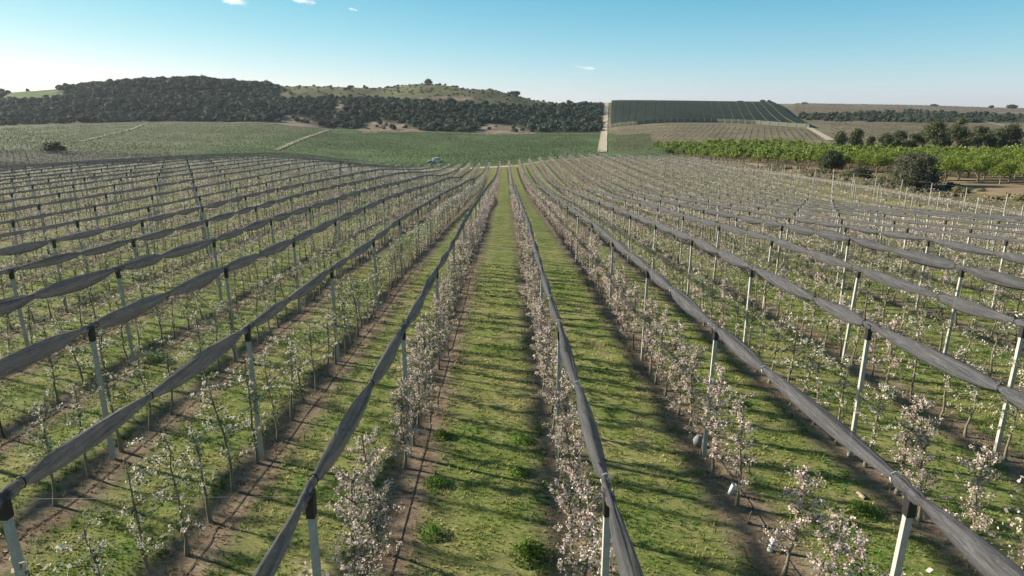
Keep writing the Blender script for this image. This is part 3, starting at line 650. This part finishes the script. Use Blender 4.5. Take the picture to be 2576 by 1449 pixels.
al=[]; ag=np.random.default_rng(8)
for a in range(0,24):
    for Y in np.arange(62,352,6.6):
        Xf=np.interp(Y,[60,165,290,350],[91,94,84,80]); X=Xf+a*6.6
        px_,py_,zc_=proj(X,Y,Hrel(X,Y)[0]+3)
        if px_>2720 or px_<1630: continue
        if (Y>205+.15*(X-92) and X>150): continue
        if a==0 and (104<Y<132 or 146<Y<160): continue
        al.append((float(zc_),a,X+ag.normal(0,.25),Y+ag.normal(0,.25),float(px_)))
al.sort(); NA=min(300,len(al)); print('almonds',len(al))
cnta=0
for q,(z_,a,X,Y,pxx) in enumerate(al[:NA]):
    h=G(X,Y); e=empty('almond_tree',(X,Y,h),ag.uniform(0,6.28)); s=ag.uniform(.9,1.12); e.scale=(s,s,s*ag.uniform(.95,1.08))
    if a==0 and z_<200:
        cnta+=1; lab=f'bright green almond tree, {ordn(cnta)} from the right along the front row by the path'
    else: lab='bright green almond tree crowded in the grove behind its front row'
    prop(e,lab,'tree','almond trees in the green grove')
    pr=ALM[q%4] if z_<190 else (ALFT[q%4],ALFM[q%4])
    link('trunk',pr[0],e); link('crown',pr[1],e)
if len(al)>NA:
    ps=np.array([(X,Y,G(X,Y)) for z_,a,X,Y,p in al[NA:]]); stamp('distant_almond_trees',[c for t,c in ALF],ag.integers(0,4,len(ps)),ps,M_fol,label='rearmost bright green almond trees of the grove',cat='trees',lean=.01)

def bigtree(name,px,py,wpx,hpx,label,col,cat='tree',group=None,style='oak',z=None,leaf=.3,n=2200,seed=0,z0=60):
    """px,py = where its foot stands"""
    if z is None: X,Y,g0,zz=hit(px,py,z0=z0)
    else:
        X,Y,_=unproj(px,py,z); g0=G(X,Y); zz=z
    W=wpx/F*zz; Hh=hpx/F*zz; g=np.random.default_rng(int(px*7+seed)); e=empty(name,(X,Y,g0),0); prop(e,label,cat,group)
    tr=B(); tb=Hh*(.12 if style!='pine' else .25); tr.tube([(0,0,-.4),(0,0,tb),(W*.03,0,Hh*.6)],[Hh*.045,Hh*.035,Hh*.012],8)
    lob=[]
    if style=='oak':
        for q in range(9): a=q/9*6.283+g.uniform(-.3,.3); rr=W*.27; lob.append((rr*math.cos(a),rr*math.sin(a),Hh*g.uniform(.3,.55),W*.24,W*.24,Hh*.27))
        for q in range(4): a=q/4*6.283+g.uniform(0,1); lob.append((W*.13*math.cos(a),W*.13*math.sin(a),Hh*g.uniform(.62,.76),W*.25,W*.25,Hh*.24))
    else:
        for q in range(8): a=g.uniform(0,6.283); hh=g.uniform(.35,.85); rr=W*.24*(1.15-hh*.7); lob.append((rr*math.cos(a),rr*math.sin(a),Hh*hh,W*.23,W*.23,Hh*.13))
        lob.append((0,0,Hh*.86,W*.22,W*.22,Hh*.14))
    for l in lob[::2]: tr.tube([(0,0,tb),(l[0]*.5,l[1]*.5,(tb+l[2])/2),(l[0],l[1],l[2])],[Hh*.02,Hh*.012,Hh*.005],4)
    link('trunk',tr.mesh('trunk',M_bark,True),e); link('crown',crown_blob(lob,n,leaf,col,g,.7,core=.62,fill=.3).mesh('crown',M_fol),e); return e
OAK=(.052,.068,.034); PINE=(.085,.105,.045); OLV=(.075,.085,.05)
bigtree('oak_tree',2091,434,64,56,'round dark green oak standing in front of the almond grove',OAK,n=4200,leaf=.32)
bigtree('oak_tree',2296,478,128,98,'broad grey green oak, largest tree before the almond grove',(.105,.108,.070),n=9000,leaf=.3)
bigtree('bush',2166,448,48,27,'low dark bush between the two oaks by the grove',OAK,'bush',n=1500,leaf=.28)
bigtree('bush',1690,387,46,20,'dark low bush at the left end of the almond grove',OAK,'bush',n=1200,leaf=.3)
bigtree('bush',1688,369,26,12,'small round dark bush rising over left end of the grove',OAK,'bush',z=345,n=500,leaf=.4)
pl=[(2110,392,32,50),(2147,392,30,54),(2186,395,22,38),(2222,397,34,46),(2256,398,36,50),(2290,398,30,42),(2345,402,52,70),(2400,404,48,74),(2372,402,30,52),(2452,404,48,58),(2425,404,34,44),(2500,406,40,50),(2530,407,50,62),(2478,403,30,46),(2318,400,36,50)]
pn_=sorted(range(len(pl)),key=lambda q:pl[q][0])
for r_,q in enumerate(pn_):
    x_,y_,w_,h_=pl[q]; bigtree('pine_tree',x_,y_,w_*1.45,h_*1.35,f'dark green pine, {ORD[r_+1]} from the left in the clump behind the almond grove',PINE,style='pine',z=262+(q%3)*6,n=2600,leaf=.5,group='pines behind the grove')
bigtree('bush',136,384,62,28,'rounded olive brown bush alone by a bare patch at far left',(.10,.10,.055),'bush',n=1600,leaf=.5,z0=120)
sk=[(1078,216,22,16,'large dark tree on the crest of the middle hill'),(882,219,18,9,'wide dark tree on left shoulder of the middle hill'),(917,218,7,9,'small dark tree just left of the middle hill crest'),(1148,214,12,6,'small dark tree just right of the large crest tree'),(1300,267,20,13,'lone dark tree in grass above the forest edge'),
    (2545,273,28,11,'large dark tree on far right skyline'),(2493,272,12,7,'small round tree left of the large skyline tree at right'),(1917,264,16,10,'left tree of the pair at end of the dark plantation'),(1934,264,14,9,'right tree of the pair at end of the dark plantation'),(1862,262,22,7,'low dark tree behind the top edge of the dark plantation'),
    (2350,265,20,5,'flat low tree on the right skyline above the scrub'),(2024,259,16,4,'tiny tree on the skyline right of plantation'),(1470,259,22,9,'dark tree at the top left of the white road'),(1290,237,30,11,'broad tree at upper end of the tree line on right slope'),(70,228,8,9,'spindly tree on the skyline above the green clearing')]
for x_,y_,w_,h_,l_ in sk: bigtree('skyline_tree',x_,y_+2,w_,h_,l_,OAK,z={2:1080}.get(0,1080) if x_>1500 else (905 if x_<1250 else 900),n=420,leaf=1.3)

# forest as one mass
def forest():
    g=np.random.default_rng(12); T=[]
    for s in range(6):
        lob=[(g.normal(0,.7),g.normal(0,.7),2.4+g.normal(0,.3),g.uniform(1.8,2.6),g.uniform(1.8,2.6),g.uniform(1.6,2.2)) for _ in range(3)]
        T.append(crown_blob(lob,64,.75,(.050,.070,.045),g,.7,core=.85,asp=.8,fill=.1))
    for s in range(2):
        lob=[(0,0,1.4,2.0,2.0,1.4)]; T.append(crown_blob(lob,30,.8,(.10,.088,.062),g,.6,core=.8,fill=.2))
    n=24000; Y=g.uniform(540,1010,n); U=g.uniform(-.98,.185,n); X=U*Y; h=Hrel(X,Y); px_,py_,zc_=proj(X,Y,h)
    ok=(py_<ftop(px_)-3)&(px_<1512)&(~grassy(px_,py_)|(g.random(n)<.13))&(h+ZO>-30)
    for p in ([(0,249),(50,218),(130,212),(162,240),(95,254)],[(672,312),(726,284),(780,292),(815,324),(740,320)],[(890,328),(938,299),(1012,306),(1085,335),(910,336)],[(1188,336),(1220,307),(1300,310),(1365,338),(1225,341)],[(834,282),(856,238),(874,274),(850,290)]): ok&=~inpoly(px_,py_,p)|(g.random(n)<(.10 if p[0][0]>300 else 0))
    den=fbm(X/35,Y/35,3); ok&=(den>.30)|(g.random(n)<.5); ok&=g.random(n)<.8
    X,Y,h,den=X[ok],Y[ok],h[ok],den[ok]; gr=grassy(px_[ok],py_[ok])
    sc_=1+.45*(Y>820)*(g.random(len(X))<.4); idx=np.where((g.random(len(X))<.16)|gr,g.integers(6,8,len(X)),g.integers(0,6,len(X))); sc=sc_*g.uniform(.35,.8,len(X))+.8*g.random(len(X))**3*np.where(gr,.55,1.0)
    stamp('forest',T,idx,np.column_stack([X,Y,h+ZO-.5,sc]),M_wood_fol,label='dense dark evergreen woodland covering the hills',cat='forest',lean=.03,tone=.42)
    n=2600; X=g.uniform(150,760,n); Y=g.uniform(560,1000,n); h=Hrel(X,Y); px_,py_,zc_=proj(X,Y,h)
    ok=inpoly(px_,py_,[(2010,302),(2120,307),(2300,308),(2500,309),(2700,300),(2700,292),(2480,286),(2290,279),(2200,283),(2010,287)]); 
    stamp('scrub',T,g.integers(0,8,int(ok.sum())),np.column_stack([X[ok],Y[ok],h[ok]+ZO-.8,g.uniform(.6,1.15,int(ok.sum()))]),M_fol,label='band of dark scrub between the right hand fields',cat='scrub',lean=.03)
forest()
def verge():
    g=np.random.default_rng(19); T=[]
    for q in range(6): T.append(crown_blob([(0,0,.35,.6,.6,.4),(.4,.3,.25,.4,.4,.3)],46,.24,[(.10,.12,.05),(.17,.17,.07),(.20,.16,.09)][q%3],g,.6,core=.7,fill=.3))
    n=1500; Y=g.uniform(40,290,n); X=78.5+g.random(n)**1.2*(np.interp(Y,[60,165,290],[9,11,3])); k=(fbm(X/5,Y/5,2)>.42)&((X>79.5)|(g.random(n)<.2)); X,Y=X[k],Y[k]
    stamp('verge_plants',T,g.integers(0,6,len(X)),np.column_stack([X,Y,Hrel(X,Y)+ZO-.05,g.uniform(.5,1.5,len(X))]),M_fol,label='rough grass and low bushes along the path by the grove',cat='scrub',tone=.3)
verge()

# ------------------------------------------------------------ far field crops
def crops(name,label,cat,cond,spacing,step,col,hgt,rows_dir,seed,xr,yr,size=.5,posts=0):
    g=np.random.default_rng(seed); b=B(); c_,s_=math.cos(rows_dir),math.sin(rows_dir)
    A,Bb=np.meshgrid(np.arange(-900,900,spacing),np.arange(-900,900,step)); A=A.ravel();Bb=Bb.ravel()+g.uniform(-.3,.3,A.size)*step
    cx,cy=(xr[0]+xr[1])/2,(yr[0]+yr[1])/2; X=cx+A*-s_+Bb*c_; Y=cy+A*c_+Bb*s_
    k=(X>xr[0])&(X<xr[1])&(Y>yr[0])&(Y<yr[1]); X,Y,A,Bb=X[k],Y[k],A[k],Bb[k]; h=Hrel(X,Y); px_,py_,zc_=proj(X,Y,h); k=cond(X,Y,px_,py_)&(px_>-200)&(px_<2800); X,Y,h,A,Bb=X[k],Y[k],h[k],A[k],Bb[k]
    n=len(X); k2=g.random(n)<np.clip(fbm(X/18,Y/18,3)*2-.15,.25,1); X,Y,h=X[k2],Y[k2],h[k2]; n=len(X)
    C=np.column_stack([X,Y,h+ZO+hgt*.5]); m=3; C=np.repeat(C,m,0)+g.normal(0,1,(n*m,3))*(.25,.25,hgt*.25); V,Q=rand_quads(C,size*g.uniform(.7,1.3,len(C)),g,.8)
    c=np.array(col)*(.75+.5*fbm(C[:,0]/25,C[:,1]/25,3))[:,None]*g.uniform(.7,1.3,(len(C),1)); b.add(V,Q,c=np.repeat(c,4,0))
    if posts:
        q=g.random(n)<posts; Pp=C[::m][q]; w=.06
        for dx,dy in ((w,0),(0,w)):
            V=np.stack([Pp+(-dx,-dy,-1.6),Pp+(dx,dy,-1.6),Pp+(dx,dy,1.5),Pp+(-dx,-dy,1.5)],1).reshape(-1,3); b.add(V,np.arange(len(V)).reshape(-1,4),c=(.38,.37,.33))
    print(name,n); prop(link(name,b.mesh(name,M_fol)),label,cat,kind='stuff')
crops('vine_rows','green planted rows across the valley field below the hills','crop rows',lambda X,Y,px,py:(py>ftop(px)+3)&(px<1508)&((Y>268)|(X<-50)&(Y>245)),4.0,1.5,(.085,.125,.05),1.5,.10,21,(-420,60),(240,600),.55,.02)
crops('sapling_rows','young tree rows on the tan fields at the right','crop rows',lambda X,Y,px,py:((py>311)&(px>2090)&(px<2800)&(Y>300))|(inpoly(px,py,[(1535,328),(1760,315),(2030,326),(2085,356),(2085,372),(1535,384)])),4.5,2.0,(.11,.105,.06),1.3,1.2,22,(60,420),(300,640),.5,.02)
crops('pale_orchard_rows','pale orchard rows over the far right hill','crop rows',lambda X,Y,px,py:(py<284)&(px>2000),6,3.0,(.17,.15,.12),1.5,.3,23,(300,1000),(700,1250),.8,.03)

# dark netted plantation on the slope
def plantation():
    q=[hit(x,y,z0=350) for x,y in ((1533,322),(1600,314),(1700,308),(1800,308),(1900,312),(2034,322))]
    bl=[(p[0],p[1]) for p in q]; bl[0]=(bl[0][0]+1,bl[0][1])
    top=[unproj(x,262,1075)[:2] for x in (1538,1610,1700,1790,1870,1942)]
    e=empty('netted_plantation',(bl[0][0],bl[0][1],G(*bl[0]))); prop(e,'large dark net canopy over the plantation on the slope right of the road','plantation'); ox,oy,oz=e.location
    nu,nv=60,40; V=[]; U=np.linspace(0,1,nu); W=np.linspace(0,1,nv)
    bx=np.interp(U*5,range(6),[p[0] for p in bl]); by=np.interp(U*5,range(6),[p[1] for p in bl]); tx=np.interp(U*5,range(6),[p[0] for p in top]); ty=np.interp(U*5,range(6),[p[1] for p in top])
    Xg=bx[:,None]*(1-W)+tx[:,None]*W; Yg=by[:,None]*(1-W)+ty[:,None]*W; Zg=Hrel(Xg,Yg)+ZO+3.4+.25*np.sin(np.arange(nu)*math.pi)[:,None]
    Vv=np.stack([Xg-ox,Yg-oy,Zg-oz],-1).reshape(-1,3); i=np.arange(nu-1)[:,None]*nv; j=np.arange(nv-1)[None]; Qd=np.stack([i+j,i+nv+j,i+nv+j+1,i+j+1],-1).reshape(-1,4)
    m,n,b=nodes('dark_net'); tc=N(n,'ShaderNodeTexCoord'); nz=noise_node(n,.05,4,.6,tc.outputs['Object']); r=ramp(n,nz.outputs[0],[(.3,(.024,.032,.029)),(.7,(.042,.055,.044))]); n.links.new(r.outputs[0],b.inputs['Base Color']); b.inputs['Roughness'].default_value=1; b.inputs['Specular IOR Level'].default_value=0
    link('canopy',mesh('canopy',Vv,Qd,m,smooth=True),e)
    ml=plain('net_seam',(.16,.18,.16),.8,2,.1)
    for s in list(range(2,nu-1,3)):
        bb=B(); P=Vv.reshape(nu,nv,3)[s]; bb.tube(P+(0,0,.12),.13,3,cap=False); link('seam',bb.mesh('seam',ml),e)
    # pale side net in front, standing posts
    sd_=B(); P=Vv.reshape(nu,nv,3)[:,0]; lo=P.copy(); lo[:,2]-=3.3; lo[:,1]-=1.2; Vs=np.stack([lo,P],1).reshape(-1,3); ii=np.arange(nu-1)*2; sd_.add(Vs,np.stack([ii,ii+2,ii+3,ii+1],-1)); link('side_net',sd_.mesh('side_net',plain('pale_net',(.11,.125,.085),.9,.3,.15)),e)
    for s in range(0,nu,2):
        bb=B(); bb.box((lo[s,0],lo[s,1]-.4,lo[s,2]+1.6),(.22,.22,3.7)); link('post',bb.mesh('post',M_post),e)
plantation()

# ------------------------------------------------------------ vehicles at the far end
def vehicle(name,px,py,L,Wd,Hh,matc,label,van=True):
    X,Y,z,_=hit(px,py,z0=180); e=empty(name,(X,Y,z),.15); prop(e,label,'van' if van else 'car')
    prof=[(-.5,.18),(-.5,.75),(-.47,.97),(.12,1.0),(.27,.64),(.46,.56),(.5,.42),(.5,.18)] if van else [(-.5,.2),(-.5,.62),(-.42,.66),(-.3,.98),(.1,1.0),(.25,.66),(.47,.58),(.5,.4),(.5,.2)]
    P=[(a*L,s*Wd/2*(1 if b_<.7 else .86),b_*Hh) for s in (-1,1) for a,b_ in prof]; n=len(prof)
    me=bpy.data.meshes.new('body'); me.from_pydata(P,[],[tuple(range(n)),tuple(reversed(range(n,2*n)))]+[(q,n+q,n+(q+1)%n,(q+1)%n) for q in range(n)]); me.materials.append(matc); link('body',me,e)
    gl=plain('glass_dark',(.03,.035,.04),.15,3,.1)
    for s in (-1,1):
        b=B(); b.box((.0,s*(Wd/2*.93+.02),Hh*.79),(L*.42,.05,Hh*.22)); link('window',b.mesh('window',gl),e)
    b=B(); b.box((L*.205,0,Hh*.81),(.05,Wd*.74,Hh*.3)); o=link('windscreen',b.mesh('windscreen',gl),e)
    for sx in (-.32,.32):
        for sy in (-1,1):
            b=B(); a=np.linspace(0,6.283,13)[:-1]; r=.33; V=[(r*math.cos(t),yy,r*math.sin(t)) for yy in (-.11,.11) for t in a]+[(0,-.11,0),(0,.11,0)]
            b.add(V,[(q,(q+1)%12,12+(q+1)%12,12+q) for q in range(12)],[(q,24,(q+1)%12) for q in range(12)]+[(12+q,12+(q+1)%12,25) for q in range(12)]); o=link('wheel',b.mesh('wheel',M_cap),e); o.location=(sx*L,sy*Wd/2*.93,.33)
M_white=plain('white_paint',(.72,.74,.74),.35,2,.05); M_grey=plain('grey_paint',(.3,.34,.33),.4,2,.05)
vehicle('parked_van',1101,408,4.6,1.9,1.95,M_white,'white van parked on the sandy track at the far end of the rows')
vehicle('parked_car',1084,412,3.4,1.7,1.45,M_grey,'small grey car parked just left of the white van',False)

# ------------------------------------------------------------ thin high clouds
def cloud(px,py,w,h,label,seed):
    d=4000.; X,Y,hz=unproj(px,py,d); m,n,b=nodes('cloud'); tc=N(n,'ShaderNodeTexCoord')
    mp=N(n,'ShaderNodeMapping'); mp.inputs['Scale'].default_value=(2.2,2.6,1); mp.inputs['Location'].default_value=(seed*3.1,0,0); n.links.new(tc.outputs['Generated'],mp.inputs[0]); nz=noise_node(n,1.3,6,.62,mp.outputs[0])
    vs=N(n,'ShaderNodeVectorMath',operation='DISTANCE'); n.links.new(tc.outputs['Generated'],vs.inputs[0]); vs.inputs[1].default_value=(.5,.5,.5)
    fall=N(n,'ShaderNodeMapRange'); fall.inputs[1].default_value=.12; fall.inputs[2].default_value=.5; fall.inputs[3].default_value=1; fall.inputs[4].default_value=0; n.links.new(vs.outputs['Value'],fall.inputs[0])
    a=math_node(n,'MULTIPLY',nz.outputs[0],fall.outputs[0]); mr=N(n,'ShaderNodeMapRange'); mr.inputs[1].default_value=.22; mr.inputs[2].default_value=.62; mr.inputs[4].default_value=.8; n.links.new(a,mr.inputs[0])
    n.links.new(mr.outputs[0],b.inputs['Alpha']); b.inputs['Base Color'].default_value=(.9,.9,.9,1); b.inputs['Roughness'].default_value=1
    t=N(n,'ShaderNodeBsdfTranslucent'); t.inputs[0].default_value=(1,1,1,1); ad=N(n,'ShaderNodeMixShader'); ad.inputs[0].default_value=.95; tr=N(n,'ShaderNodeBsdfTransparent'); m2=N(n,'ShaderNodeMixShader')
    n.links.new(b.outputs[0],ad.inputs[1]); n.links.new(t.outputs[0],ad.inputs[2]); n.links.new(mr.outputs[0],m2.inputs[0]); n.links.new(tr.outputs[0],m2.inputs[1]); n.links.new(ad.outputs[0],m2.inputs[2]); b.inputs['Alpha'].default_value=1
    for l in list(b.inputs['Alpha'].links): n.links.remove(l)
    n.links.new(m2.outputs[0],n.nodes['Material Output'].inputs[0])
    Wm=w/F*d; Hm=h/F*d; k=24; gx,gy=np.meshgrid(np.linspace(-.5,.5,k),np.linspace(-.5,.5,k)); g=np.random.default_rng(seed)
    V=np.stack([gx*Wm,gy*Hm*-3,gy*Hm*1.0+Hm*.12*np.sin(gx*9+seed)],-1).reshape(-1,3); i=np.arange(k-1)[:,None]*k; j=np.arange(k-1)[None]
    o=link('cloud',mesh('cloud',V,np.stack([i+j,i+j+1,i+k+j+1,i+k+j],-1).reshape(-1,4),m,smooth=True),loc=(X,Y,hz+ZO)); o.rotation_euler=(0,R(6),math.atan2(-X,Y)); prop(o,label,'cloud','thin clouds high in the sky',kind='structure')
cloud(585,2,110,34,'wispy white cloud at top edge, leftmost',1); cloud(765,1,90,30,'wispy white cloud at top edge, middle one',2); cloud(888,24,40,10,'tiny faint cloud right of the two larger ones',3); cloud(1472,170,90,14,'very faint flat cloud low over the middle of the valley',4)

# ------------------------------------------------------------ haze
def haze():
    m=bpy.data.materials.new('haze'); m.use_nodes=True; n=m.node_tree; n.nodes.clear(); o=n.nodes.new('ShaderNodeOutputMaterial'); v=n.nodes.new('ShaderNodeVolumePrincipled')
    v.inputs['Color'].default_value=(.80,.88,1,1); v.inputs['Density'].default_value=HAZE; v.inputs['Anisotropy'].default_value=.3; n.links.new(v.outputs[0],o.inputs['Volume'])
    b=B(); zt=110; zb=-95; b.box((0,3200,(zt+zb)/2),(20400,6900,zt-zb)); prop(link('haze',b.mesh('haze',m)),'thin bluish haze over the distant hills','haze',kind='stuff')
HAZE=.00006
haze()
